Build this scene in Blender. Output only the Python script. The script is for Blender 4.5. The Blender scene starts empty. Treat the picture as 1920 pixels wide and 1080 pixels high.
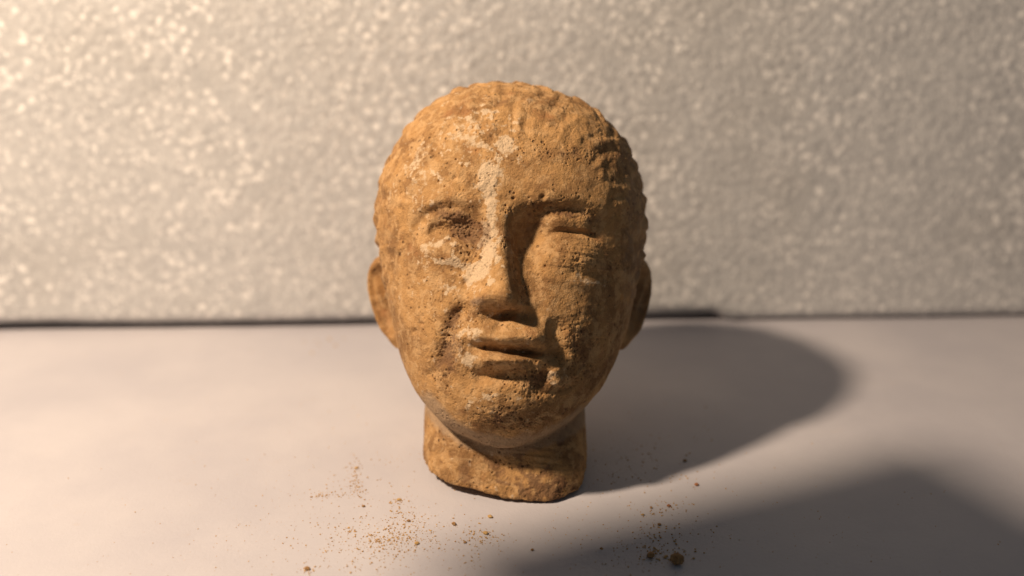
import bpy, math
import numpy as np
from math import radians, sin, cos, pi

rng = np.random.default_rng(7)
sc = bpy.context.scene

# ------------------------------------------------------------------ frame
# Sculpting frame in centimetres: u right, v up across the view, w towards the viewer.
# World: X right, Y away from the viewer, Z up, in metres, table top at z = 0.
PITCH = radians(18.0)
CP, SP = cos(PITCH), sin(PITCH)
D = 29.4                 # camera to sculpture, cm
FPX = 2000.0             # focal length in photo pixels
K = FPX / D              # photo pixels per cm at the sculpture
Z0 = 4.86                # height of the frame's origin above the table, cm


def to_world(p):
    p = np.asarray(p, float)
    u, v, w = p[..., 0], p[..., 1], p[..., 2]
    return np.stack([u, v * SP - w * CP, v * CP + w * SP + Z0], -1) * 0.01


def photo_to_table(x, y):
    """where a photo pixel meets the table (metres)"""
    dx, dy = (x - 960) / FPX, (540 - y) / FPX
    # view ray: (dx, dy, -1) from (0,0,D)
    dz = dy * CP - SP
    t = -(D * SP + Z0) / dz
    return np.array([dx * t, dy * t * SP - (D - t) * CP, 0.0]) * 0.01


# ------------------------------------------------------------------ camera
cam_d = bpy.data.cameras.new("camera")
cam = bpy.data.objects.new("camera", cam_d)
sc.collection.objects.link(cam)
cam.location = to_world([0, 0, D])
cam.rotation_euler = (pi / 2 - PITCH, 0, 0)
cam_d.sensor_width = 36
cam_d.lens = 36 * FPX / 1920
cam_d.clip_start = 0.01
cam_d.clip_end = 20
cam_d.dof.use_dof = True
cam_d.dof.focus_distance = (D - 2.7) * 0.01
cam_d.dof.aperture_fstop = 6.3
sc.camera = cam

# ------------------------------------------------------------------ light
world = bpy.data.worlds.new("World")
sc.world = world
world.use_nodes = True
bg = world.node_tree.nodes["Background"]
bg.inputs[0].default_value = (0.76, 0.88, 1.0, 1)
bg.inputs[1].default_value = 0.074

from mathutils import Vector
AZ, EL, LD = radians(61), radians(49), 0.48
lamp_d = bpy.data.lights.new("desk_lamp_light", 'SPOT')
lamp = bpy.data.objects.new("desk_lamp_light", lamp_d)
sc.collection.objects.link(lamp)
lamp.location = (-sin(AZ) * cos(EL) * LD, -cos(AZ) * cos(EL) * LD, sin(EL) * LD + 0.04)
aim = Vector((-0.035, 0.03, 0.05))
lamp.rotation_euler = (aim - lamp.location).to_track_quat('-Z', 'Y').to_euler()
lamp_d.energy = 14.5
lamp_d.color = (1.0, 0.77, 0.56)
lamp_d.shadow_soft_size = 0.02
lamp_d.spot_size = radians(75)
lamp_d.spot_blend = 0.5

sc.view_settings.view_transform = 'Standard'
sc.view_settings.look = 'None'
sc.view_settings.gamma = 1
sc.view_settings.exposure = 0


# ------------------------------------------------------------------ helpers
def mesh_obj(name, verts, faces, mat, parent=None, normals=None, smooth=True):
    me = bpy.data.meshes.new(name)
    verts = np.asarray(verts, np.float32)
    faces = np.asarray(faces, np.int32)
    n, k = faces.shape
    me.vertices.add(len(verts))
    me.vertices.foreach_set("co", verts.ravel())
    me.loops.add(n * k)
    me.loops.foreach_set("vertex_index", faces.ravel())
    me.polygons.add(n)
    me.polygons.foreach_set("loop_start", np.arange(0, n * k, k, dtype=np.int32))
    me.update(calc_edges=True)
    me.validate()
    me.polygons.foreach_set("use_smooth", np.full(len(me.polygons), smooth))
    if normals is not None:
        me.normals_split_custom_set_from_vertices(np.asarray(normals, float).tolist())
    o = bpy.data.objects.new(name, me)
    sc.collection.objects.link(o)
    if mat:
        me.materials.append(mat)
    if parent is not None:
        o.parent = parent
    return o


def sstep(a, b, x):
    t = np.clip((x - a) / (b - a), 0, 1)
    return t * t * (3 - 2 * t)


_LAT = np.random.default_rng(11).random((64, 64, 64)).astype(np.float32)


def vnoise(p):
    """value noise, 0..1"""
    p = np.asarray(p, np.float32)
    i = np.floor(p).astype(np.int32)
    f = p - i
    f = f * f * (3 - 2 * f)
    r = 0
    for a in (0, 1):
        wa = f[..., 0] if a else 1 - f[..., 0]
        for b in (0, 1):
            wb = f[..., 1] if b else 1 - f[..., 1]
            for c in (0, 1):
                wc = f[..., 2] if c else 1 - f[..., 2]
                r = r + wa * wb * wc * _LAT[(i[..., 0] + a) & 63, (i[..., 1] + b) & 63, (i[..., 2] + c) & 63]
    return r


def fbm(p, oct=4, gain=0.5):
    s, a, t = 0, 1, 0
    for k in range(oct):
        s = s + a * vnoise(p * (2.03 ** k) + 13.7 * k)
        t += a
        a *= gain
    return s / t


def worley(p, seed=3):
    """distance to the nearest and second nearest jittered lattice point"""
    p = np.asarray(p, np.float32)
    i = np.floor(p).astype(np.int32)
    lat = np.random.default_rng(seed).random((32, 32, 32, 3)).astype(np.float32)
    d1 = np.full(p.shape[:-1], 9, np.float32)
    d2 = d1.copy()
    nd = p.shape[-1]
    rg = [(-1, 0, 1)] * nd
    import itertools
    for off in itertools.product(*rg):
        c = i + np.array(off)
        idx = [(c[..., k] & 31) for k in range(nd)] + [0] * (3 - nd)
        q = c + lat[idx[0], idx[1], idx[2]][..., :nd]
        d = np.sqrt(((q - p) ** 2).sum(-1))
        m = d < d1
        d2 = np.where(m, d1, np.minimum(d2, d))
        d1 = np.where(m, d, d1)
    return d1, d2


# ------------------------------------------------------------------ node helpers
class NT:
    def __init__(self, name):
        self.mat = bpy.data.materials.new(name)
        self.mat.use_nodes = True
        self.t = self.mat.node_tree
        self.b = self.t.nodes["Principled BSDF"]

    def n(self, typ, **kw):
        nd = self.t.nodes.new(typ)
        for k, v in kw.items():
            if k.startswith("i_"):
                nd.inputs[k[2:].replace("_", " ")].default_value = v
            else:
                setattr(nd, k, v)
        return nd

    def l(self, a, b):
        self.t.links.new(a, b)

    def coord(self):
        return self.n('ShaderNodeTexCoord').outputs['Object']

    def noise(self, co, scale, detail=4, rough=0.55, dist=0):
        nd = self.n('ShaderNodeTexNoise')
        nd.inputs['Scale'].default_value = scale
        nd.inputs['Detail'].default_value = detail
        nd.inputs['Roughness'].default_value = rough
        nd.inputs['Distortion'].default_value = dist
        self.l(co, nd.inputs['Vector'])
        return nd.outputs['Fac']

    def vor(self, co, scale, feature='F1'):
        nd = self.n('ShaderNodeTexVoronoi', feature=feature)
        nd.inputs['Scale'].default_value = scale
        self.l(co, nd.inputs['Vector'])
        return nd

    def ramp(self, src, a, b):
        nd = self.n('ShaderNodeMapRange')
        nd.interpolation_type = 'SMOOTHSTEP'
        nd.inputs['From Min'].default_value = a
        nd.inputs['From Max'].default_value = b
        self.l(src, nd.inputs['Value'])
        return nd.outputs['Result']

    def math(self, op, a, b=None):
        nd = self.n('ShaderNodeMath', operation=op)
        for k, s in enumerate((a, b)):
            if s is None:
                continue
            if isinstance(s, (int, float)):
                nd.inputs[k].default_value = s
            else:
                self.l(s, nd.inputs[k])
        return nd.outputs[0]

    def mix(self, fac, a, b, blend='MIX'):
        nd = self.n('ShaderNodeMix', data_type='RGBA', blend_type=blend)
        for s, sock in ((fac, nd.inputs[0]), (a, nd.inputs[6]), (b, nd.inputs[7])):
            if isinstance(s, tuple):
                sock.default_value = (*s, 1)
            elif isinstance(s, (int, float)):
                sock.default_value = s
            else:
                self.l(s, sock)
        return nd.outputs[2]

    def attr(self, name):
        return self.n('ShaderNodeAttribute', attribute_name=name).outputs['Fac']

    def bump(self, h, dist, strength=1.0, prev=None):
        nd = self.n('ShaderNodeBump')
        nd.inputs['Strength'].default_value = strength
        nd.inputs['Distance'].default_value = dist
        self.l(h, nd.inputs['Height'])
        if prev is not None:
            self.l(prev, nd.inputs['Normal'])
        return nd.outputs['Normal']


# ------------------------------------------------------------------ materials
def clay_material():
    m = NT("weathered_terracotta")
    co = m.coord()
    big = m.ramp(m.noise(co, 105, 7, 0.68, 0.4), 0.36, 0.62)
    col = m.mix(big, (0.255, 0.136, 0.054), (0.50, 0.286, 0.114))
    mid = m.ramp(m.noise(co, 300, 6, 0.68, 0.4), 0.47, 0.60)
    col = m.mix(m.math('MULTIPLY', mid, 0.55), col, (0.64, 0.41, 0.20))
    red = m.ramp(m.noise(co, 120, 4, 0.6), 0.60, 0.74)
    col = m.mix(m.math('MULTIPLY', red, 0.5), col, (0.42, 0.19, 0.075))
    fine = m.noise(co, 1400, 3, 0.7)
    col = m.mix(m.ramp(fine, 0.60, 0.74), col, (0.29, 0.16, 0.075))
    # lime crust, soil (with painted socket shade) and grey slip on the clay
    brk = m.noise(co, 330, 7, 0.75)
    pale = m.ramp(m.math('ADD', m.attr("pale"), m.math('MULTIPLY', m.math('SUBTRACT', brk, 0.5), 1.8)), 0.34, 0.60)
    col = m.mix(m.math('MULTIPLY', pale, 0.88), col, (0.66, 0.50, 0.325))
    soil_shade = m.ramp(m.math('ADD', m.attr("soil_shade"), m.math('MULTIPLY', m.math('SUBTRACT', brk, 0.5), 1.2)), 0.25, 0.95)
    col = m.mix(m.math('MULTIPLY', soil_shade, 0.8), col, (0.155, 0.080, 0.042))
    grey = m.ramp(m.math('ADD', m.attr("slip"), m.math('MULTIPLY', m.math('SUBTRACT', brk, 0.5), 0.7)), 0.3, 0.75)
    col = m.mix(m.math('MULTIPLY', grey, 0.7), col, (0.40, 0.29, 0.19))
    # pin holes
    vo = m.vor(co, 520)
    hole = m.math('SUBTRACT', 1.0, m.ramp(vo.outputs['Distance'], 0.10, 0.26))
    keep = m.ramp(m.noise(co, 190, 3, 0.6), 0.52, 0.66)
    hole = m.math('MULTIPLY', hole, keep)
    col = m.mix(m.math('MULTIPLY', hole, 0.75), col, (0.13, 0.062, 0.03))
    stn = m.ramp(m.noise(co, 42, 8, 0.74, 0.6), 0.54, 0.74)
    col = m.mix(m.math('MULTIPLY', stn, 0.55), col, (0.25, 0.135, 0.06))
    m.l(col, m.b.inputs['Base Color'])
    m.b.inputs['Roughness'].default_value = 0.86
    m.b.inputs['Specular IOR Level'].default_value = 0.25
    n1 = m.bump(m.noise(co, 420, 6, 0.7), 0.0011, 0.8)
    n2 = m.bump(m.noise(co, 1900, 4, 0.7), 0.0003, 0.8, n1)
    n3 = m.bump(m.math('MULTIPLY', hole, -1.0), 0.0007, 0.9, n2)
    m.l(n3, m.b.inputs['Normal'])
    return m.mat


def foam_material():
    m = NT("pressed_polystyrene")
    co = m.coord()
    wob = m.n('ShaderNodeVectorMath', operation='ADD')
    m.l(co, wob.inputs[0])
    nz_ = m.n('ShaderNodeTexNoise')
    nz_.inputs['Scale'].default_value = 160
    m.l(co, nz_.inputs['Vector'])
    scl = m.n('ShaderNodeVectorMath', operation='SCALE')
    m.l(nz_.outputs['Color'], scl.inputs[0])
    scl.inputs['Scale'].default_value = 0.004
    m.l(scl.outputs[0], wob.inputs[1])
    col = m.mix(m.ramp(m.noise(co, 240, 5, 0.65), 0.3, 0.7), (0.50, 0.505, 0.51), (0.62, 0.62, 0.615))
    col = m.mix(m.math('MULTIPLY', m.ramp(m.noise(co, 11, 5, 0.6), 0.45, 0.7), 0.45), col, (0.43, 0.42, 0.40))
    for scale_, thr in ((290, 0.45), (540, 0.5)):
        v = m.vor(wob.outputs[0], scale_)
        sep = m.n('ShaderNodeSeparateColor')
        m.l(v.outputs['Color'], sep.inputs[0])
        bead_glint = m.math('SUBTRACT', 1.0, m.ramp(v.outputs['Distance'], 0.12, 0.55))
        bead_glint = m.math('MULTIPLY', bead_glint, m.ramp(sep.outputs[1], thr, 0.9))
        col = m.mix(m.math('MULTIPLY', bead_glint, 0.95), col, (0.95, 0.93, 0.90))  # sparkle of the glossy beads painted into the base colour
    m.l(col, m.b.inputs['Base Color'])
    m.b.inputs['Roughness'].default_value = 0.33
    m.b.inputs['Specular IOR Level'].default_value = 0.6
    n = m.bump(m.noise(co, 500, 3, 0.6), 0.0008, 0.7)
    m.l(n, m.b.inputs['Normal'])
    return m.mat


def table_material():
    m = NT("white_painted_board")
    co = m.coord()
    col = m.mix(m.ramp(m.noise(co, 18, 4, 0.6), 0.3, 0.72), (0.47, 0.46, 0.50), (0.54, 0.525, 0.555))
    sm = m.ramp(m.noise(co, 130, 5, 0.7), 0.60, 0.78)
    col = m.mix(m.math('MULTIPLY', sm, 0.18), col, (0.52, 0.40, 0.28))
    m.l(col, m.b.inputs['Base Color'])
    m.b.inputs['Roughness'].default_value = 0.55
    m.b.inputs['Specular IOR Level'].default_value = 0.3
    mp = m.n('ShaderNodeMapping')
    mp.inputs['Scale'].default_value = (1, 14, 1)
    mp.inputs['Rotation'].default_value = (0, 0, 0.5)
    m.l(co, mp.inputs['Vector'])
    scr = m.ramp(m.noise(mp.outputs[0], 70, 3, 0.6), 0.68, 0.74)
    fib = m.noise(co, 900, 4, 0.7)
    col = m.mix(m.math('MULTIPLY', scr, 0.10), col, (0.40, 0.36, 0.33))
    col = m.mix(m.math('MULTIPLY', m.ramp(fib, 0.55, 0.75), 0.12), col, (0.42, 0.38, 0.36))
    m.l(col, m.b.inputs['Base Color'])
    n = m.bump(fib, 0.0002, 0.5, m.bump(m.noise(co, 60, 4, 0.5), 0.0012, 0.25))
    m.l(n, m.b.inputs['Normal'])
    return m.mat


def crumb_material(name, c0, c1):
    m = NT(name)
    co = m.coord()
    col = m.mix(m.ramp(m.noise(co, 700, 4, 0.6), 0.35, 0.65), c0, c1)
    m.l(col, m.b.inputs['Base Color'])
    m.b.inputs['Roughness'].default_value = 0.95
    n = m.bump(m.noise(co, 2500, 3, 0.6), 0.0003, 0.8)
    m.l(n, m.b.inputs['Normal'])
    return m.mat


CLAY = clay_material()
FOAM = foam_material()
TABLE = table_material()

# ------------------------------------------------------------------ table top and foam board
nx, ny = 200, 140
gx = np.linspace(-0.55, 0.55, nx)
gy = np.linspace(-0.50, 0.42, ny)
X, Y = np.meshgrid(gx, gy, indexing='ij')
V = np.stack([X, Y, np.zeros_like(X)], -1).reshape(-1, 3)
I = np.arange(nx * ny).reshape(nx, ny)
Fq = np.stack([I[:-1, :-1], I[1:, :-1], I[1:, 1:], I[:-1, 1:]], -1).reshape(-1, 4)
tab = mesh_obj("tabletop", V, Fq, TABLE)
tab["kind"] = "structure"

# board: a slab of pressed beads, its front pebbled, its worn lower edge not quite touching the table
Pl, Pr = photo_to_table(560, 617), photo_to_table(1340, 605)
TILT = (Pr[1] - Pl[1]) / (Pr[0] - Pl[0])
Yb = Pl[1] - TILT * Pl[0]
HB, TB = 0.30, 0.04
nx, nz = 560, 280
bx = np.linspace(-0.31, 0.31, nx)
tz = np.linspace(0, 1, nz)
gap = 0.0026 + 0.0022 * (fbm(np.stack([bx * 22, bx * 0, bx * 0], -1), 3) - 0.4)
xr = photo_to_table(1342, 600)[0]
gap = gap + 0.0008 * sstep(0.045, 0.06, bx)
gap = np.where(bx > xr - 0.003, gap * (1 - sstep(xr - 0.003, xr + 0.006, bx)) + 0.0002, gap)
BX, TZ = np.meshgrid(bx, tz, indexing='ij')
BZ = gap[:, None] + TZ * (HB - gap[:, None])
pp = np.stack([BX / 0.0042, BZ / 0.0042], -1)
pp = pp + 0.5 * np.stack([fbm(np.stack([BX * 90, BZ * 90, BX * 0 + 3], -1), 2), fbm(np.stack([BX * 90, BZ * 90, BX * 0 + 9], -1), 2)], -1)
d1, d2 = worley(pp, 5)
edge = np.clip(d2 - d1, 0, 0.5)
rel = 0.00045 * np.sqrt(np.clip(edge * 2, 0, 1)) * (0.4 + 0.9 * fbm(np.stack([BX * 60, BZ * 60, BX * 0], -1), 2))
rel = rel + 0.0010 * (fbm(np.stack([BX * 25, BZ * 25, BX * 0 + 5], -1), 3) - 0.5)
rnd = 0.004 * np.clip(1 - (BZ - gap[:, None]) / 0.004, 0, 1) ** 2       # rounded lower arris
BYf = Yb - rel + rnd + TILT * BX
front = np.stack([BX, BYf, BZ], -1).reshape(-1, 3)
back = np.stack([BX, Yb + TB + TILT * BX, BZ], -1)
I = np.arange(nx * nz).reshape(nx, nz)
F1 = np.stack([I[:-1, :-1], I[1:, :-1], I[1:, 1:], I[:-1, 1:]], -1).reshape(-1, 4)
nb = nx * nz
# back side and the four edges as strips
extra, faces = [], [F1]


def strip(front_idx, back_pts, flip):
    global extra
    base = nb + sum(len(e) for e in extra)
    extra.append(back_pts)
    j = np.arange(len(front_idx) - 1)
    q = np.stack([front_idx[j], front_idx[j + 1], base + j + 1, base + j], -1)
    faces.append(q[:, ::-1] if flip else q)


strip(I[:, 0], back[:, 0], True)
strip(I[:, -1], back[:, -1], False)
strip(I[0, :], back[0, :], False)
strip(I[-1, :], back[-1, :], True)
c = nb + sum(len(e) for e in extra)
extra.append(np.array([back[0, 0], back[-1, 0], back[-1, -1], back[0, -1]]))
faces.append(np.array([[c, c + 3, c + 2, c + 1]]))
foam = mesh_obj("foam_board", np.concatenate([front] + extra), np.concatenate(faces), FOAM)
foam["label"] = "grey white polystyrene foam board with pebbled surface standing upright behind the clay head"
foam["category"] = "foam board"

# ------------------------------------------------------------------ the head: a solid described by distance, then meshed
S = 1 / K


def gsmooth(a, s):
    r = int(4 * s)
    k = np.exp(-0.5 * (np.arange(-r, r + 1) / s) ** 2)
    k /= k.sum()
    e = np.concatenate([2 * a[0] - a[1:r + 1][::-1], a, 2 * a[-1] - a[-r - 1:-1][::-1]])
    return np.convolve(e, k, 'valid')


# rows: photo y, left edge, right edge, depth of widest place, front depth, back depth (cm)
ROWS = np.array([
    [160, 932, 936, -1.0, -0.95, -1.05],
    [164, 897, 975, -1.0, -0.30, -1.9],
    [172, 866, 1014, -1.0, 0.25, -2.6],
    [190, 824, 1074, -1.0, 0.95, -3.3],
    [215, 789, 1119, -0.95, 1.50, -3.9],
    [245, 763, 1151, -0.9, 1.93, -4.4],
    [280, 741, 1177, -0.9, 2.26, -4.8],
    [320, 722, 1194, -0.9, 2.52, -5.1],
    [360, 711, 1204, -0.9, 2.68, -5.2],
    [400, 705, 1209, -0.9, 2.74, -5.2],
    [440, 707, 1209, -0.9, 2.70, -5.1],
    [480, 713, 1204, -0.9, 2.68, -4.9],
    [520, 721, 1195, -0.85, 2.70, -4.6],
    [560, 729, 1186, -0.8, 2.72, -4.2],
    [600, 736, 1177, -0.7, 2.74, -3.7],
    [640, 745, 1165, -0.5, 2.75, -3.1],
    [680, 757, 1150, -0.2, 2.74, -2.4],
    [720, 775, 1129, 0.2, 2.68, -1.7],
    [750, 794, 1108, 0.5, 2.58, -1.2],
    [780, 820, 1078, 0.9, 2.40, -0.6],
    [805, 853, 1040, 1.2, 2.15, 0.0],
    [822, 888, 1004, 1.4, 1.90, 0.6],
    [832, 922, 968, 1.5, 1.65, 1.2],
    [836, 944, 947, 1.5, 1.55, 1.45]])


def rows_to_tables(R, ends, s=7):
    f = 1 - R[:, 3] / D
    v = (540 - R[:, 0]) / K * f
    uc = ((R[:, 1] + R[:, 2]) / 2 - 960) / K * f
    a = (R[:, 2] - R[:, 1]) / 2 / K * f
    wc, bf, bb = R[:, 3], R[:, 4] - R[:, 3], R[:, 3] - R[:, 5]
    o = np.argsort(v)
    v, uc, a, wc, bf, bb = (q[o] for q in (v, uc, a, wc, bf, bb))
    vv = np.arange(v[0] - 1.2, v[-1] + 1.2, S)

    def ip(q):
        r = np.interp(vv, v, q)
        if ends:
            m0, m1 = vv < v[0], vv > v[-1]
            r[m0] = q[0] + (vv[m0] - v[0]) * (q[1] - q[0]) / (v[1] - v[0])
            r[m1] = q[-1] + (vv[m1] - v[-1]) * (q[-1] - q[-2]) / (v[-1] - v[-2])
        return gsmooth(r, s)
    wcs = gsmooth(np.interp(vv, v, wc), 12)
    ucs = gsmooth(np.interp(vv, v, uc), 12)
    return vv, ucs, ip(a ** 2), wcs, gsmooth(np.interp(vv, v, a / np.maximum(bf, .03)), 10), gsmooth(np.interp(vv, v, a / np.maximum(bb, .03)), 10)


HEADT = rows_to_tables(ROWS, True)
NROWS = np.array([
    [640, 800, 1092, -1.0, 1.0, -3.4],
    [760, 797, 1096, -0.8, 1.25, -3.1],
    [800, 795, 1098, -0.7, 1.32, -3.0],
    [850, 794, 1099, -0.6, 1.45, -2.9],
    [890, 800, 1092, -0.55, 1.58, -2.8],
    [930, 806, 1084, -0.5, 1.66, -2.7],
    [1000, 812, 1076, -0.5, 1.66, -2.7]])
NECKT = rows_to_tables(NROWS, False)


def loft(T, u, v, w, n):
    vv, uc, a2, wc, kf, kb = T
    g = lambda q: np.interp(v, vv, q)
    A2 = g(a2)
    du, dw = np.abs(u - g(uc)), w - g(wc)
    dw = np.where(dw > 0, dw * g(kf), -dw * g(kb))
    r = (du ** n + dw ** n) ** (2 / n)
    return (r - A2) / (np.sqrt(np.maximum(r, .04)) + np.sqrt(np.maximum(A2, .04)))


def smin(a, b, k):
    h = np.maximum(k - np.abs(a - b), 0) / k
    return np.minimum(a, b) - h * h * k * 0.25


def smax(a, b, k):
    return -smin(-a, -b, k)


def G(x, y, cx, cy, sx, sy, amp, rot=0):
    c_, s_ = cos(radians(rot)), sin(radians(rot))
    dx, dy = x - cx, y - cy
    p, q = (dx * c_ + dy * s_) / sx, (-dx * s_ + dy * c_) / sy
    return amp * np.exp(-0.5 * (p * p + q * q))


def seg_dist(x, y, pts):
    """distance to a polyline and the position along it 0..1"""
    pts = np.asarray(pts, float)
    L = np.r_[0, np.cumsum(np.hypot(*np.diff(pts[:, :2], axis=0).T))]
    best = np.full(np.shape(x), 1e9)
    pos = np.zeros(np.shape(x))
    for k in range(len(pts) - 1):
        ax, ay = pts[k][:2]
        ex, ey = pts[k + 1][0] - ax, pts[k + 1][1] - ay
        t = np.clip(((x - ax) * ex + (y - ay) * ey) / (ex * ex + ey * ey), 0, 1)
        d = np.hypot(x - ax - t * ex, y - ay - t * ey)
        m = d < best
        best = np.where(m, d, best)
        pos = np.where(m, (L[k] + t * (L[k + 1] - L[k])) / L[-1], pos)
    return best, pos


def ridge(x, y, pts, wid, amp, taper=0.15):
    d, t = seg_dist(x, y, pts)
    env = sstep(0, taper, t) * (1 - sstep(1 - taper, 1, t)) if taper > 0 else 1.0
    fl = 0.35 if taper < 0.29 else 0.05
    env = fl + (1 - fl) * env
    return amp * env * np.exp(-0.5 * (d / wid) ** 2)


def relief(x, y):
    """modelled features of the face, in photo pixels of depth"""
    h = np.zeros_like(x)
    # temples slightly hollow, cheeks full
    h += G(x, y, 812, 560, 60, 70, 6) + G(x, y, 1090, 580, 60, 70, 10)
    # eye sockets
    h += G(x, y, 838, 440, 52, 36, -20) + G(x, y, 888, 440, 22, 34, -9, -10)
    h += G(x, y, 1066, 446, 62, 40, -24) + G(x, y, 996, 440, 24, 40, -26, 8)
    # brows
    h += ridge(x, y, [(780, 408), (808, 382), (850, 372), (905, 392)], 12, 7)
    h += ridge(x, y, [(985, 378), (1030, 366), (1090, 372), (1150, 402)], 17, 9)
    # eroded eye on the lit side
    h += G(x, y, 838, 466, 38, 26, 22, 10)
    h += ridge(x, y, [(776, 455), (783, 424), (800, 400), (832, 386), (870, 385), (902, 402)], 7, -5)
    h += ridge(x, y, [(792, 440), (808, 416), (840, 404), (875, 410)], 8, 7)
    h += ridge(x, y, [(800, 432), (830, 434), (885, 448)], 9, -4)
    # the eye on the shaded side, with its lid
    h += G(x, y, 1072, 470, 48, 32, 26)
    h += ridge(x, y, [(996, 404), (1030, 392), (1070, 390), (1110, 396)], 8, -7, 0.3)
    h += ridge(x, y, [(1012, 430), (1042, 416), (1082, 413), (1124, 430)], 12, 9, 0.3)
    h += ridge(x, y, [(1020, 440), (1050, 433), (1090, 436), (1132, 450)], 3.6, -6, 0.3)
    h += ridge(x, y, [(1000, 500), (1050, 512), (1105, 516), (1160, 522)], 9, -3)
    h += ridge(x, y, [(1005, 512), (1060, 522), (1105, 532), (1150, 548)], 10, 3)
    h += ridge(x, y, [(795, 480), (830, 500), (880, 508)], 8, -4)
    # nose
    yn = y + 0.13 * (x - 950) + 5 * np.sin(x / 13.0)
    ys = [372, 400, 440, 480, 515, 535, 546, 554, 562, 572, 584, 600, 615]
    H = np.interp(yn, ys, [0, 12, 21, 29, 41, 49, 53, 52, 46, 34, 19, 6, 0])
    cx = np.interp(y, [380, 450, 540, 600], [940, 942, 946, 950])
    wl = np.interp(y, [380, 450, 520, 560, 600], [50, 42, 52, 66, 62])
    wr = np.interp(y, [380, 450, 520, 560, 600], [28, 22, 26, 36, 42])
    dx = x - cx
    t = np.where(dx < 0, -dx / wl, dx / wr)
    prof = np.clip(1.06 - np.sqrt(t * t + 0.0625) + 0.19, 0, 1)
    prof = prof * prof * (3 - 2 * prof) * 0.35 + prof * 0.65
    h += H * prof
    h += G(x, y, 896, 560, 14, 15, 10) + G(x, y, 1004, 545, 14, 34, -7) + G(x, y, 996, 572, 10, 10, 6)
    h += G(x, y, 915, 585, 12, 8, -8) + G(x, y, 978, 592, 14, 8, -10)
    # muzzle and lips
    h += G(x, y, 945, 648, 78, 58, 18)
    h -= 13 * sstep(1020, 1036, x) * sstep(590, 620, y) * (1 - sstep(660, 692, y)) * (1 - sstep(1036, 1072, x))
    h += ridge(x, y, [(868, 636), (905, 628), (940, 632), (985, 628), (1024, 642)], 14, 16)
    h += G(x, y, 985, 634, 36, 13, 8)
    h += G(x, y, 936, 608, 6, 12, -9, 25)
    h += ridge(x, y, [(862, 648), (900, 650), (945, 657), (990, 661), (1028, 659)], 6, -15, 0.3)
    h += G(x, y, 1000, 660, 34, 6, -11)
    h += ridge(x, y, [(880, 672), (920, 677), (970, 677), (1002, 673)], 11, 16, 0.3)
    h += ridge(x, y, [(885, 708), (920, 703), (965, 702), (990, 706)], 12, -7)
    h += G(x, y, 930, 703, 30, 9, -9)
    # chin
    h += G(x, y, 945, 768, 62, 36, 14)
    # worn furrows beside the mouth, broken edge at its corner
    h += ridge(x, y, [(884, 572), (852, 596), (840, 640), (822, 690)], 11, -14)
    h += ridge(x, y, [(1022, 690), (1018, 712), (1000, 732)], 7, -9)
    h += ridge(x, y, [(1040, 690), (1048, 706), (1044, 726)], 9, 7)
    h += ridge(x, y, [(1000, 738), (1040, 734), (1080, 720)], 5, -4)
    return h * 1.05


def project(u, v, w):
    f = K / (1 - w / D)
    return 960 + u * f, 540 - v * f


EARS = []
for side, top, bot, out in ((-1, (714, 478), (750, 652), (693, 535)), (1, (1199, 482), (1161, 655), (1218, 535))):
    w0 = -1.15
    f = (1 - w0 / D) / K
    tp = np.array([(top[0] - 960) * f, (540 - top[1]) * f, w0])
    bt = np.array([(bot[0] - 960) * f, (540 - bot[1]) * f, w0 + 0.25])
    ax = (tp - bt)
    hl = np.linalg.norm(ax) / 2
    ax /= np.linalg.norm(ax)
    yaw = radians(54)
    nrm = np.array([side * cos(yaw), 0, sin(yaw)])     # faces outwards and a little forward
    nrm -= ax * (nrm @ ax)
    nrm /= np.linalg.norm(nrm)
    rad = np.cross(ax, nrm)
    if rad[2] > 0:
        rad = -rad                                      # towards the back rim
    EARS.append((side, (tp + bt) / 2, ax, nrm, rad, hl))


def ear_dist(u, v, w):
    res = np.full(np.shape(u), 9.0)
    for side, c0, ax, nrm, rad, hl in EARS:
        du, dv, dw = u - c0[0], v - c0[1], w - c0[2]
        a = du * ax[0] + dv * ax[1] + dw * ax[2]
        n = du * nrm[0] + dv * nrm[1] + dw * nrm[2]
        r = du * rad[0] + dv * rad[1] + dw * rad[2]
        ra = 0.58 + 0.16 * a / hl                       # wider above than at the lobe
        q = np.sqrt((a / hl) ** 2 + (r / ra) ** 2 + 1e-6)
        rim = np.exp(-((q - 0.84) / 0.13) ** 2) * sstep(-0.95, -0.5, a / hl)
        hollow = np.exp(-((a / hl - 0.05) / 0.50) ** 2 - ((r / ra + 0.10) / 0.55) ** 2)
        anti = np.exp(-((a / hl - 0.25) / 0.35) ** 2 - ((r / ra - 0.35) / 0.16) ** 2)
        lift = 0.17 * rim - 0.36 * hollow + 0.16 * anti
        th = 0.20 * np.sqrt(np.clip(1.02 - q * q, 0.0, 1)) + 0.001
        d = np.maximum((q - 1) * 0.55, np.abs(n - lift * 0.6) - th - lift * 0.4)
        res = np.minimum(res, d)
    return res


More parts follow.
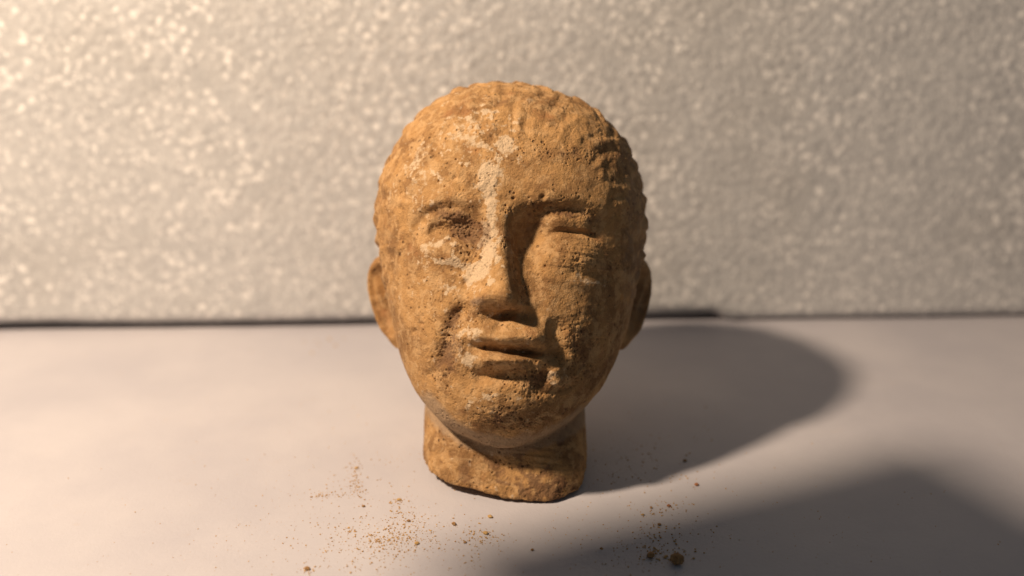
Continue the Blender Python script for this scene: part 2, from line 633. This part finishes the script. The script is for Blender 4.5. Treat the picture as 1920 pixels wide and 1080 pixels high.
def pieces(u, v, w):
    x, y = project(u, v, w)
    m = sstep(-0.2, 1.3, w)
    h = relief(x, y) * m / K
    hd = loft(HEADT, u, v, w - h, 2.25)
    nk = loft(NECKT, u, v, w - 0.15 * (u + 0.1) * sstep(-3.0, -5.2, v) * sstep(-1.5, 0.8, w), 2.15 + 0.9 * sstep(-3.4, -5.0, v))
    # neck modelled: a tendon and the hollow beside it
    nk = nk - (ridge(x, y, [(838, 812), (880, 850), (930, 900)], 13, 4) - ridge(x, y, [(870, 812), (905, 850), (950, 890)], 12, 6)) * m / K
    # undercut below the broken nose tip
    wn = 3.10
    fn = (1 - wn / D) / K
    e_ = np.sqrt(((u - (950 - 960) * fn) / 0.52) ** 2 + ((v - (540 - 592) * fn - 0.13 * (u + 0.1)) / 0.14) ** 2 + ((w - wn) / 0.40) ** 2 + 1e-6)
    hd = smax(hd, (1 - e_) * 0.15, 0.17)
    z = v * CP + w * SP + Z0
    base = 0.05 + 0.10 * (vnoise(np.stack([u * 0.9 + 5, w * 0.9, u * 0 + 2.5], -1)) - 0.3) + 0.12 * sstep(0.2, -1.6, u) - 0.02 * u
    nk = smax(nk, np.maximum(base, 0.0) - z, 0.16)
    nk = np.maximum(nk, v + 2.2)
    er = ear_dist(u, v, w)
    return hd, nk, er


def solid(p):
    hd, nk, er = pieces(p[..., 0], p[..., 1], p[..., 2])
    return smin(smin(hd, nk, 0.35), er, 0.06)


# surface nets on a coarse lattice
step = 0.075
lo = np.array([-4.35, -6.1, -5.7])
hi = np.array([4.35, 6.1, 4.2])
ns = np.ceil((hi - lo) / step).astype(int) + 1
ax_ = [lo[k] + step * np.arange(ns[k]) for k in range(3)]
Fv = np.empty(ns, np.float32)
for i0 in range(0, ns[0], 16):
    g = np.stack(np.meshgrid(ax_[0][i0:i0 + 16], ax_[1], ax_[2], indexing='ij'), -1)
    Fv[i0:i0 + 16] = solid(g)
neg = Fv < 0
nc = ns - 1
cnt = np.zeros(nc, np.float32)
acc = np.zeros((*nc, 3), np.float32)
for axis in range(3):
    o1, o2 = [k for k in range(3) if k != axis]
    for b1 in (0, 1):
        for b2 in (0, 1):
            s0 = [None] * 3
            s0[axis] = slice(0, nc[axis])
            s0[o1] = slice(b1, b1 + nc[o1])
            s0[o2] = slice(b2, b2 + nc[o2])
            s1 = list(s0)
            s1[axis] = slice(1, nc[axis] + 1)
            A, B = Fv[tuple(s0)], Fv[tuple(s1)]
            m = (A < 0) != (B < 0)
            t = np.where(m, A / np.where(m, A - B, 1), 0)
            cnt += m
            acc[..., axis] += t
            acc[..., o1] += m * b1
            acc[..., o2] += m * b2
act = cnt > 0
vid = np.full(nc, -1)
vid[act] = np.arange(act.sum())
ci = np.argwhere(act)
P = lo + step * (ci + acc[act] / cnt[act][:, None])
Q = []
for axis in range(3):
    o1, o2 = [(1, 2), (2, 0), (0, 1)][axis]
    s0 = [slice(1, nc[k]) for k in range(3)]
    s0[axis] = slice(0, nc[axis])
    s1 = list(s0)
    s1[axis] = slice(1, nc[axis] + 1)
    A, B = neg[tuple(s0)], neg[tuple(s1)]
    e = np.argwhere(A != B)
    inside = A[tuple(e.T)]
    off = np.ones(3, int)
    off[axis] = 0
    e = e + off

    def cell(d1, d2):
        c_ = e.copy()
        c_[:, o1] += d1
        c_[:, o2] += d2
        return vid[tuple(c_.T)]
    q = np.stack([cell(-1, -1), cell(0, -1), cell(0, 0), cell(-1, 0)], -1)
    q[~inside] = q[~inside][:, ::-1]
    Q.append(q)
Q = np.concatenate(Q)
Q = Q[(Q >= 0).all(1)]


def grad(p, eps=0.012):
    f0 = solid(p)
    g = np.empty_like(p)
    for k in range(3):
        d = np.zeros(3)
        d[k] = eps
        g[:, k] = (solid(p + d) - f0) / eps
    return f0, g


def settle(p, it):
    for _ in range(it):
        f0, g = grad(p)
        g2 = np.maximum((g * g).sum(1), 0.05)
        stp = g * (f0 / g2)[:, None]
        ln = np.linalg.norm(stp, axis=1, keepdims=True)
        p = p - stp * np.minimum(1, 0.06 / np.maximum(ln, 1e-9))
    return p


def subdivide(p, q):
    e = np.stack([q, np.roll(q, -1, 1)], -1)
    es = np.sort(e.reshape(-1, 2), 1)
    key = es[:, 0].astype(np.int64) * len(p) + es[:, 1]
    uq, inv = np.unique(key, return_inverse=True)
    inv = inv.reshape(-1, 4)
    mid = (p[uq // len(p)] + p[uq % len(p)]) / 2
    cen = p[q].mean(1)
    n0, n1 = len(p), len(p) + len(mid)
    m = inv + n0
    cc = (np.arange(len(q)) + n1)
    qs = [np.stack([q[:, k], m[:, k], cc, m[:, k - 1]], -1) for k in range(4)]
    return np.concatenate([p, mid, cen]), np.concatenate(qs)


def vnormals(p, q):
    n = np.cross(p[q[:, 2]] - p[q[:, 0]], p[q[:, 3]] - p[q[:, 1]])
    r = np.zeros_like(p)
    for k in range(4):
        for c_ in range(3):
            r[:, c_] += np.bincount(q[:, k], n[:, c_], len(p))
    return r / np.maximum(np.linalg.norm(r, axis=1, keepdims=True), 1e-12)


P = settle(P, 2)
P, Q = subdivide(P, Q)
P = settle(P, 1)
P, Q = subdivide(P, Q)
P = settle(P, 1)

# ------------------------------------------------------------------ hair, weathering, chips
N = vnormals(P, Q)
px, py = project(P[:, 0], P[:, 1], P[:, 2])
hd, nk, er = pieces(P[:, 0], P[:, 1], P[:, 2])
pw = P[:, 2]
facing = sstep(0.0, 1.0, pw)
bend = 14 * (fbm(np.stack([px / 40, py / 40, px * 0], -1), 2) - 0.5)
dy_ = np.where(py < 520, (py - 520 + bend) / 262, 0)
fr = (np.abs((px - 957) / 205) ** 2.6 + np.abs(dy_) ** 2.6)
hair = np.maximum(sstep(0.92, 1.10, fr) * (py < 560), sstep(-0.9, -1.6, pw))
hair = hair * (nk > hd) * (er > 0.05)

# locks of hair combed down from the crown
C0 = np.array([0.0, 1.6, -1.2])
q_ = P - C0
phi = np.arctan2(q_[:, 0], q_[:, 1] + 0.001)
lat = np.arctan2(np.hypot(q_[:, 0], q_[:, 1]), q_[:, 2] + 1e-3)
warp = fbm(P * 1.1, 3) * 2.0
ring = lat * 9 + warp * 1.6
wave = np.sin(phi * 44 + 2.2 * np.sin(ring) + warp * 3.0)
lump = np.sin(ring * 1.0 + np.floor(phi * 44 / (2 * pi)) * 2.1)
lockh = (0.060 - 0.040 * facing) * wave * (0.6 + 0.4 * lump) + 0.075 * (fbm(P * 2.4, 3) - 0.5) + 0.07 * facing * (fbm(np.stack([P[:, 0] * 5 - P[:, 1] * 1.2, P[:, 1] * 2.2 + P[:, 0], P[:, 2] * 3], -1), 3) - 0.5)
disp = hair * lockh
# overall hand-modelled unevenness and worn skin
disp += 0.10 * (fbm(P * 0.9 + 31, 3) - 0.5)
disp += 0.022 * (fbm(P * 5.5 + 3, 4, 0.6) - 0.5)


def region(*blobs):
    r = np.zeros(len(P))
    for b in blobs:
        r = np.maximum(r, G(px, py, *b))
    return r * facing


rough = region((860, 420, 42, 22, 1, 20), (845, 650, 22, 55, 1, 20), (868, 590, 22, 18, 1), (1080, 645, 30, 60, 0.55, -15),
               (1085, 690, 26, 36, 0.6), (1060, 395, 60, 14, 0.9, 8), (1000, 710, 40, 28, 0.9), (940, 790, 60, 25, 0.6), (885, 480, 28, 25, 0.7),
               (1060, 480, 50, 34, 0.4), (905, 690, 40, 18, 0.4), (880, 350, 45, 28, 0.4), (1060, 285, 50, 14, 0.55), (935, 262, 40, 26, 0.5), (960, 395, 22, 12, 0.6))
crag = fbm(P * 9.0 + 7, 4, 0.65)
disp += rough * 0.12 * (crag - 0.55) + rough * 0.05 * (fbm(P * 22 + 3, 3, 0.6) - 0.5)
# drag lines across the shaded eye and the neck
zrim = P[:, 1] * CP + P[:, 2] * SP + Z0
disp += sstep(0.75, 0.30, zrim) * (0.14 * (fbm(P * 3.3 + 200, 4, 0.6) - 0.55) + 0.05 * (fbm(P * 12 + 5, 3) - 0.5))
streak = fbm(np.stack([P[:, 0] * 1.6, P[:, 1] * 16 + 1.5 * P[:, 0], P[:, 2] * 1.5], -1), 3) - 0.5
disp += region((1075, 470, 50, 36, 1), (980, 860, 90, 40, 0.6)) * 0.055 * streak
# pits
d1, _ = worley(P * 5.2, 17)
sel = fbm(P * 1.5 + 50, 3) - 0.06
pit = sstep(0.12 + 0.2 * vnoise(P * 2.7 + 7), 0.04, d1) * sstep(0.50, 0.62, sel + 0.35 * rough)
disp -= 0.060 * pit * (0.35 + 0.65 * facing) * (hair < 0.6)
d1b, _ = worley(P * 9.5 + 3, 23)
pitb = sstep(0.32, 0.08, d1b) * sstep(0.56, 0.66, fbm(P * 1.7 + 80, 3) + 0.42 * rough)
disp -= 0.036 * pitb * facing
for cx_, cy_, r_, a_ in ((1018, 369, 4, .10), (872, 530, 4, .09), (777, 622, 3.5, .06), (853, 332, 3, .06), (1085, 487, 3, .06), (930, 468, 3, .05), (807, 700, 4, .05), (788, 607, 3, .05)):
    disp -= G(px, py, cx_, cy_, r_, r_, a_) * facing
# a flake lost beside the nose and on the forehead leaves a low lip
flake = region((915, 335, 16, 22, 1, 20), (915, 470, 10, 60, 1), (893, 512, 22, 14, 1, -25))
disp += 0.02 * sstep(0.35, 0.55, flake + 0.5 * (crag - 0.5))

P2 = P + N * disp[:, None]
# nothing may sink through the table
zc = P2[:, 1] * CP + P2[:, 2] * SP + Z0
P2[:, 1] += np.maximum(0.004 - zc, 0) / CP
N2 = vnormals(P2, Q)

# crust, soil and slip by shape; the eye-socket soil also paints in shade
nz1 = fbm(P * 3.2 + 60, 4, 0.6)
px0, py0 = px, py
px = px0 + 34 * (fbm(P * 3.6 + 90, 4, 0.6) - 0.5)
py = py0 + 34 * (fbm(P * 3.6 + 140, 4, 0.6) - 0.5)
pale = region((915, 332, 20, 24, 1.0, 25), (922, 400, 9, 50, 0.9), (915, 465, 9, 42, 1.0), (895, 512, 24, 13, 1.05, -30), (850, 496, 26, 7, 0.85, 8),
              (815, 458, 30, 9, 0.6, -30), (800, 478, 12, 14, 0.45), (950, 270, 14, 22, 0.85), (880, 625, 14, 14, 0.6), (878, 672, 14, 9, 0.62),
              (1045, 700, 12, 14, 0.62), (1110, 530, 34, 5, 0.6, 12), (905, 745, 24, 6, 0.55, -10), (880, 250, 50, 40, 0.42), (785, 300, 10, 40, 0.5, 35), (765, 320, 8, 40, 0.45, 25),
              (800, 340, 30, 40, 0.35), (840, 530, 40, 30, 0.35))
soil_shade = region((862, 412, 42, 16, 1.0, 20), (880, 440, 28, 16, 0.95, 20), (848, 598, 16, 16, 0.9, -40), (838, 665, 18, 28, 0.85, 20), (900, 562, 22, 9, 0.7, -15),
              (995, 430, 24, 38, 0.62, 10), (1005, 715, 26, 16, 0.8), (930, 704, 34, 7, 0.5), (1065, 400, 56, 9, 0.6, 8), (1095, 660, 22, 50, 0.5, -15),  # inner eye socket: dirt, darkened further to deepen its shadow
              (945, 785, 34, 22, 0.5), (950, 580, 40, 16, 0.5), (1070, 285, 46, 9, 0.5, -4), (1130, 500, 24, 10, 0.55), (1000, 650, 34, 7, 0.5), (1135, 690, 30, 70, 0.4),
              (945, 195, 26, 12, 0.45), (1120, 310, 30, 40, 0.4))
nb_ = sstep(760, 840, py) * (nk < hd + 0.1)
soil_shade = np.maximum(soil_shade, nb_ * (0.20 + 0.62 * sstep(0.48, 0.66, nz1)) * sstep(800, 980, px))
soil_shade = np.maximum(soil_shade, nb_ * 0.55 * sstep(0.52, 0.66, nz1))
soil_shade = np.maximum(soil_shade, 0.55 * sstep(905, 940, py) * sstep(0.42, 0.6, nz1))
soil_shade = np.maximum(soil_shade, 0.62 * hair * sstep(1090, 1180, px) * sstep(0.40, 0.6, nz1))
px, py = px0, py0
micro = (fbm(P * 5.5 + 3, 4, 0.6) - 0.5) + 0.8 * rough * (crag - 0.5)
pale = np.maximum(pale, 0) + 0.36 * sstep(0.03, 0.20, micro) * (0.4 + 0.6 * facing) * sstep(1120, 960, px)
soil_shade = soil_shade + 0.42 * np.maximum(pit, pitb) * (py < 830) + 0.35 * sstep(0.02, 0.2, -micro) * (0.3 + rough)
dj, _t = seg_dist(px, py, [(800, 752), (838, 796), (885, 826), (945, 838), (1010, 826), (1070, 800), (1100, 775)])
slip = np.exp(-0.5 * (dj / 15) ** 2) * (0.6 + 0.8 * nz1)
slip = np.maximum(slip, region((845, 640, 26, 36, 0.5), (895, 565, 18, 9, 0.6)))
slip = np.maximum(slip, 0.5 * sstep(1120, 1190, px) * (pw < 1.6))

# ------------------------------------------------------------------ split into the parts one can name
fc = P2[Q].mean(1)
fx, fy = px[Q].mean(1), py[Q].mean(1)
fw = fc[:, 2]
part = np.zeros(len(Q), int)                            # 0 face
part[hair[Q].mean(1) > 0.5] = 1                          # hair
part[(nk < hd)[Q].mean(1) > 0.5] = 2                     # neck
isear = ((er < np.minimum(hd, nk) - 0.01)[Q].mean(1) > 0.5)
part[isear & (fc[:, 0] < 0)] = 3
part[isear & (fc[:, 0] >= 0)] = 4
ff = (part == 0) & (fw > 1.2)
el = lambda cx_, cy_, rx, ry: ((fx - cx_) / rx) ** 2 + ((fy - cy_) / ry) ** 2 < 1
part[ff & el(842, 452, 58, 44)] = 5
part[ff & el(1072, 456, 64, 50)] = 6
nw = np.interp(fy, [385, 450, 520, 560, 602], [26, 30, 46, 66, 60])
part[ff & (np.abs(fx - 946) < nw) & (fy > 385) & (fy < 602)] = 7
ml = np.interp(fx, [862, 900, 945, 990, 1034], [648, 650, 657, 661, 660])
part[ff & (fx > 858) & (fx < 1036) & (fy > 608 + 0.0025 * (fx - 945) ** 2) & (fy < ml)] = 8
part[ff & (fx > 862) & (fx < 1024) & (fy >= ml) & (fy < 698 - 0.003 * (fx - 945) ** 2)] = 9

head = bpy.data.objects.new("portrait_sculpture", None)
sc.collection.objects.link(head)
head.location = (0, 0.007, 0)
head.empty_display_size = 0.02
head["label"] = "small weathered terracotta head with worn face and short hair standing on a broken neck"
head["category"] = "sculpture"
W2 = to_world(P2) - np.array([0, 0.007, 0])
NW = np.stack([N2[:, 0], N2[:, 1] * SP - N2[:, 2] * CP, N2[:, 1] * CP + N2[:, 2] * SP], -1)


def cut(name, k, parent):
    q = Q[part == k]
    ids, inv = np.unique(q, return_inverse=True)
    o = mesh_obj(name, W2[ids], inv.reshape(q.shape), CLAY, parent, NW[ids])
    for an, arr in (("pale", pale), ("soil_shade", soil_shade), ("slip", slip)):
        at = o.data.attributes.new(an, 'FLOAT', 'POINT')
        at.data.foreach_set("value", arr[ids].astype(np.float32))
    return o


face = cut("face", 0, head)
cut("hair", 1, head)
cut("neck", 2, head)["label"] = "broken neck with dark dirt stains"
cut("ear", 3, head)
cut("ear", 4, head)
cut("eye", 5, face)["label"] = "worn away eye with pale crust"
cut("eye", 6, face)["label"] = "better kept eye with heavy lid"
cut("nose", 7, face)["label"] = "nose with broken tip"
cut("upper_lip", 8, face)
cut("lower_lip", 9, face)

# ------------------------------------------------------------------ crumbs and dust
t = (1 + 5 ** 0.5) / 2
ICO = np.array([(-1, t, 0), (1, t, 0), (-1, -t, 0), (1, -t, 0), (0, -1, t), (0, 1, t), (0, -1, -t), (0, 1, -t), (t, 0, -1), (t, 0, 1), (-t, 0, -1), (-t, 0, 1)], float)
ICO /= np.linalg.norm(ICO[0])
ICF = np.array([(0, 11, 5), (0, 5, 1), (0, 1, 7), (0, 7, 10), (0, 10, 11), (1, 5, 9), (5, 11, 4), (11, 10, 2), (10, 7, 6), (7, 1, 8), (3, 9, 4), (3, 4, 2), (3, 2, 6), (3, 6, 8), (3, 8, 9), (4, 9, 5), (2, 4, 11), (6, 2, 10), (8, 6, 7), (9, 8, 1)])


def split_tris(v, f):
    e = {}
    v = list(map(np.array, v))

    def mid(a, b):
        k = (min(a, b), max(a, b))
        if k not in e:
            m = v[a] + v[b]
            v.append(m / np.linalg.norm(m))
            e[k] = len(v) - 1
        return e[k]
    o = []
    for a, b, c_ in f:
        x_, y_, z_ = mid(a, b), mid(b, c_), mid(c_, a)
        o += [(a, x_, z_), (b, y_, x_), (c_, z_, y_), (x_, y_, z_)]
    return np.array(v), np.array(o)


ICO2, ICF2 = split_tris(ICO, ICF)
ICO3, ICF3 = split_tris(ICO2, ICF2)
M_OCHRE = crumb_material("ochre_clay_crumb", (0.46, 0.28, 0.10), (0.60, 0.40, 0.17))
M_BROWN = crumb_material("brown_clay_crumb", (0.27, 0.15, 0.06), (0.42, 0.25, 0.11))
M_RED = crumb_material("red_clay_crumb", (0.34, 0.13, 0.055), (0.44, 0.20, 0.08))

CRUMBS = [  # x, y, size px, flatness, material, label
    (1268, 1056, 13, 0.75, M_BROWN, "largest dark brown clay crumb, at the near right of the white table"),
    (1220, 1044, 8, 0.6, M_BROWN, "second largest brown crumb, just left of the largest dark crumb"),
    (1247, 1046, 5.5, 0.55, M_OCHRE, "small ochre crumb wedged between the two largest brown crumbs"),
    (919, 970, 7, 0.5, M_OCHRE, "flat ochre crumb in front of the middle of the broken neck"),
    (851, 984, 6, 0.55, M_BROWN, "dark brown crumb left of the flat ochre crumb before the neck"),
    (910, 1001, 7, 0.5, M_OCHRE, "ochre crumb nearer the camera than the flat one before the neck"),
    (872, 1018, 4.2, 0.6, M_BROWN, "tiny dark crumb in front of the gap between two ochre crumbs"),
    (576, 1068, 6.5, 0.6, M_BROWN, "brown crumb at the near left corner of the white table"),
    (1306, 910, 6, 0.5, M_RED, "reddish crumb in the bright strip beyond the shadow edge at right"),
    (1236, 985, 5, 0.55, M_BROWN, "dark crumb behind the largest brown crumb at right"),
    (1254, 949, 5, 0.45, M_RED, "reddish sliver crumb between the neck's shadow and the front shadow"),
    (1221, 953, 4.2, 0.6, M_BROWN, "little brown crumb left of the reddish sliver crumb"),
    (1205, 966, 4.6, 0.45, M_OCHRE, "pale ochre sliver crumb nearest the tip of the neck's shadow"),
    (1128, 1030, 4.6, 0.6, M_BROWN, "lone brown crumb in the front shadow right of the neck"),
    (998, 1032, 4.2, 0.6, M_BROWN, "lone brown crumb in the front shadow below the neck"),
    (1284, 865, 5, 0.55, M_BROWN, "dark crumb on the edge of the head's shadow at right"),
    (766, 978, 4.6, 0.6, M_BROWN, "dark brown crumb at the far end of the left dust patch"),
    (781, 1020, 5.5, 0.6, M_OCHRE, "ochre crumb at the right end of the left dust patch"),
    (748, 938, 5.2, 0.45, M_OCHRE, "ochre crumb lying left of the neck beyond the left dust patch"),
    (681, 950, 4, 0.6, M_BROWN, "single dark crumb standing alone beyond the left dust patch"),
    (668, 878, 5.5, 0.4, M_OCHRE, "pale crumb at the far end of the thin dust trail at left"),
]


def lump(v, seed, flat, r):
    r_ = np.random.default_rng(seed)
    sc_ = np.array([1, r_.uniform(0.65, 0.95), flat])
    off = r_.uniform(0, 40, 3)
    d = 1 + 0.75 * (fbm(v * 1.3 + off, 3) - 0.5) + 0.35 * (fbm(v * 3.5 + off, 2) - 0.5)
    p = v * d[:, None] * sc_ * r
    a = r_.uniform(0, 2 * pi)
    R = np.array([[cos(a), -sin(a), 0], [sin(a), cos(a), 0], [0, 0, 1]])
    p = p @ R.T
    p[:, 2] -= p[:, 2].min() + 0.12 * r * flat
    return p


for k, (x, y, s, fl, mt, lab) in enumerate(CRUMBS):
    g = photo_to_table(x, y)
    dist = np.linalg.norm(g - np.array(cam.location))
    r = s * (0.72 if k > 1 else 0.95) * dist / FPX
    o = mesh_obj("clay_crumb", lump(ICO3, 100 + k, fl, r), ICF3, mt, smooth=s > 100)
    o.location = g
    o["label"] = lab
    o["category"] = "crumb"
    o["group"] = "loose clay crumbs on the table"

# dust: (centre x, y, spread x, y, how many, largest size px)
DUST = [(735, 1012, 40, 14, 150, 2.4), (775, 1000, 34, 22, 90, 2.2), (700, 1030, 40, 14, 70, 2.4), (758, 965, 18, 16, 34, 2.2), (668, 890, 9, 16, 46, 2.0), (670, 910, 6, 10, 20, 2.2),
        (606, 927, 16, 4, 24, 2.0), (655, 925, 22, 6, 22, 2.0), (745, 940, 10, 5, 14, 2.2), (645, 995, 12, 6, 16, 2.2), (905, 1008, 22, 8, 46, 2.2), (880, 1000, 30, 18, 30, 2.2),
        (880, 1050, 20, 10, 18, 2.0), (577, 1070, 7, 6, 12, 2.6), (660, 1066, 18, 5, 10, 2.4), (680, 1000, 110, 70, 330, 1.8), (740, 860, 30, 16, 16, 1.8),
        (1225, 1030, 34, 20, 70, 2.4), (1245, 1040, 26, 12, 40, 3.0), (1240, 985, 20, 22, 26, 2.4), (1240, 950, 40, 8, 22, 2.2), (1180, 1000, 100, 50, 90, 1.9), (1310, 1000, 40, 60, 26, 1.7),
        (1200, 880, 60, 40, 34, 2.0), (1240, 840, 70, 60, 36, 2.2), (1280, 895, 12, 5, 8, 2.0), (1000, 1030, 90, 30, 30, 1.8), (600, 650, 30, 12, 6, 3.0), (1150, 870, 40, 40, 16, 1.8),
        (600, 760, 60, 60, 16, 1.6), (960, 1010, 380, 60, 60, 1.4), (400, 980, 140, 70, 60, 1.6), (1560, 980, 140, 70, 50, 1.6)]
vs, fs, base = [], [], 0
drng = np.random.default_rng(21)
for cx_, cy_, sx_, sy_, nn, mx in DUST:
    for _ in range(int(nn * 1.6)):
        x, y = cx_ + drng.normal() * sx_, cy_ + drng.normal() * sy_
        if y < 622 or y > 1130:
            continue
        g = photo_to_table(x, y)
        if abs(g[0] + 0.002) < 0.024 and -0.022 < g[1] < 0.035:
            continue
        dist = np.linalg.norm(g - np.array(cam.location))
        s = mx * (0.35 + 0.65 * drng.random() ** 2.2) * dist / FPX
        v = ICO * (0.7 + 0.6 * drng.random((12, 1))) * s * np.array([1, 0.8, 0.6])
        a = drng.uniform(0, 2 * pi)
        v = v @ np.array([[cos(a), -sin(a), 0], [sin(a), cos(a), 0], [0, 0, 1]]).T
        v[:, 2] += 0.3 * s
        vs.append(v + g)
        fs.append(ICF + base)
        base += 12
M_DUST = crumb_material("clay_dust", (0.42, 0.24, 0.09), (0.58, 0.37, 0.15))
dust = mesh_obj("clay_dust", np.concatenate(vs), np.concatenate(fs), M_DUST, smooth=False)
dust["kind"] = "stuff"
dust["label"] = "fine ochre clay dust scattered over the white table"
dust["category"] = "dust"

# ------------------------------------------------------------------ unseen black card on a stand, added to cast the soft shadow on the near table
lpos = np.array(lamp.location)
quad = [np.array(q) * 0.01 for q in ((-2.2, -5.9, 0), (12, 0.3, 0), (16, -8, 0), (3.0, -12, 0))]
cc = [g + 0.43 * (lpos - g) for g in quad]
nrm = np.cross(cc[1] - cc[0], cc[3] - cc[0])
nrm /= np.linalg.norm(nrm)
mB = NT("black_card")
mB.b.inputs['Base Color'].default_value = (0.03, 0.03, 0.03, 1)
mB.b.inputs['Roughness'].default_value = 0.8
flag = bpy.data.objects.new("added_light_flag", None)
sc.collection.objects.link(flag)
foot = np.array([cc[3][0], cc[3][1], 0.0])
flag.location = foot
flag["label"] = "black card held on a thin stand left of the picture, shading the near table"
flag["category"] = "light flag"
cv = np.array([q - foot + nrm * e for e in (-0.001, 0.001) for q in cc])
cf = np.array([(0, 1, 2, 3), (7, 6, 5, 4), (0, 4, 5, 1), (1, 5, 6, 2), (2, 6, 7, 3), (3, 7, 4, 0)])
mesh_obj("card", cv, cf, mB.mat, flag, smooth=False)


def rod(name, r, z0, z1, n=16):
    a = np.arange(n) * 2 * pi / n
    ring_ = np.stack([r * np.cos(a), r * np.sin(a)], -1)
    v = np.concatenate([np.c_[ring_, np.full(n, z0)], np.c_[ring_, np.full(n, z1)], [[0, 0, z0]], [[0, 0, z1]]])
    j = np.arange(n)
    f = np.concatenate([np.stack([j, (j + 1) % n, (j + 1) % n + n, j + n], -1)])
    me = bpy.data.meshes.new(name)
    caps = [tuple(j[::-1]), tuple(j + n)]
    me.from_pydata(v[:2 * n].tolist(), [], [tuple(map(int, q)) for q in f] + [tuple(map(int, q)) for q in caps])
    me.materials.append(mB.mat)
    o = bpy.data.objects.new(name, me)
    sc.collection.objects.link(o)
    o.parent = flag
    return o


rod("pole", 0.003, 0.004, cc[3][2] + 0.004)
rod("base", 0.025, 0.0, 0.005)
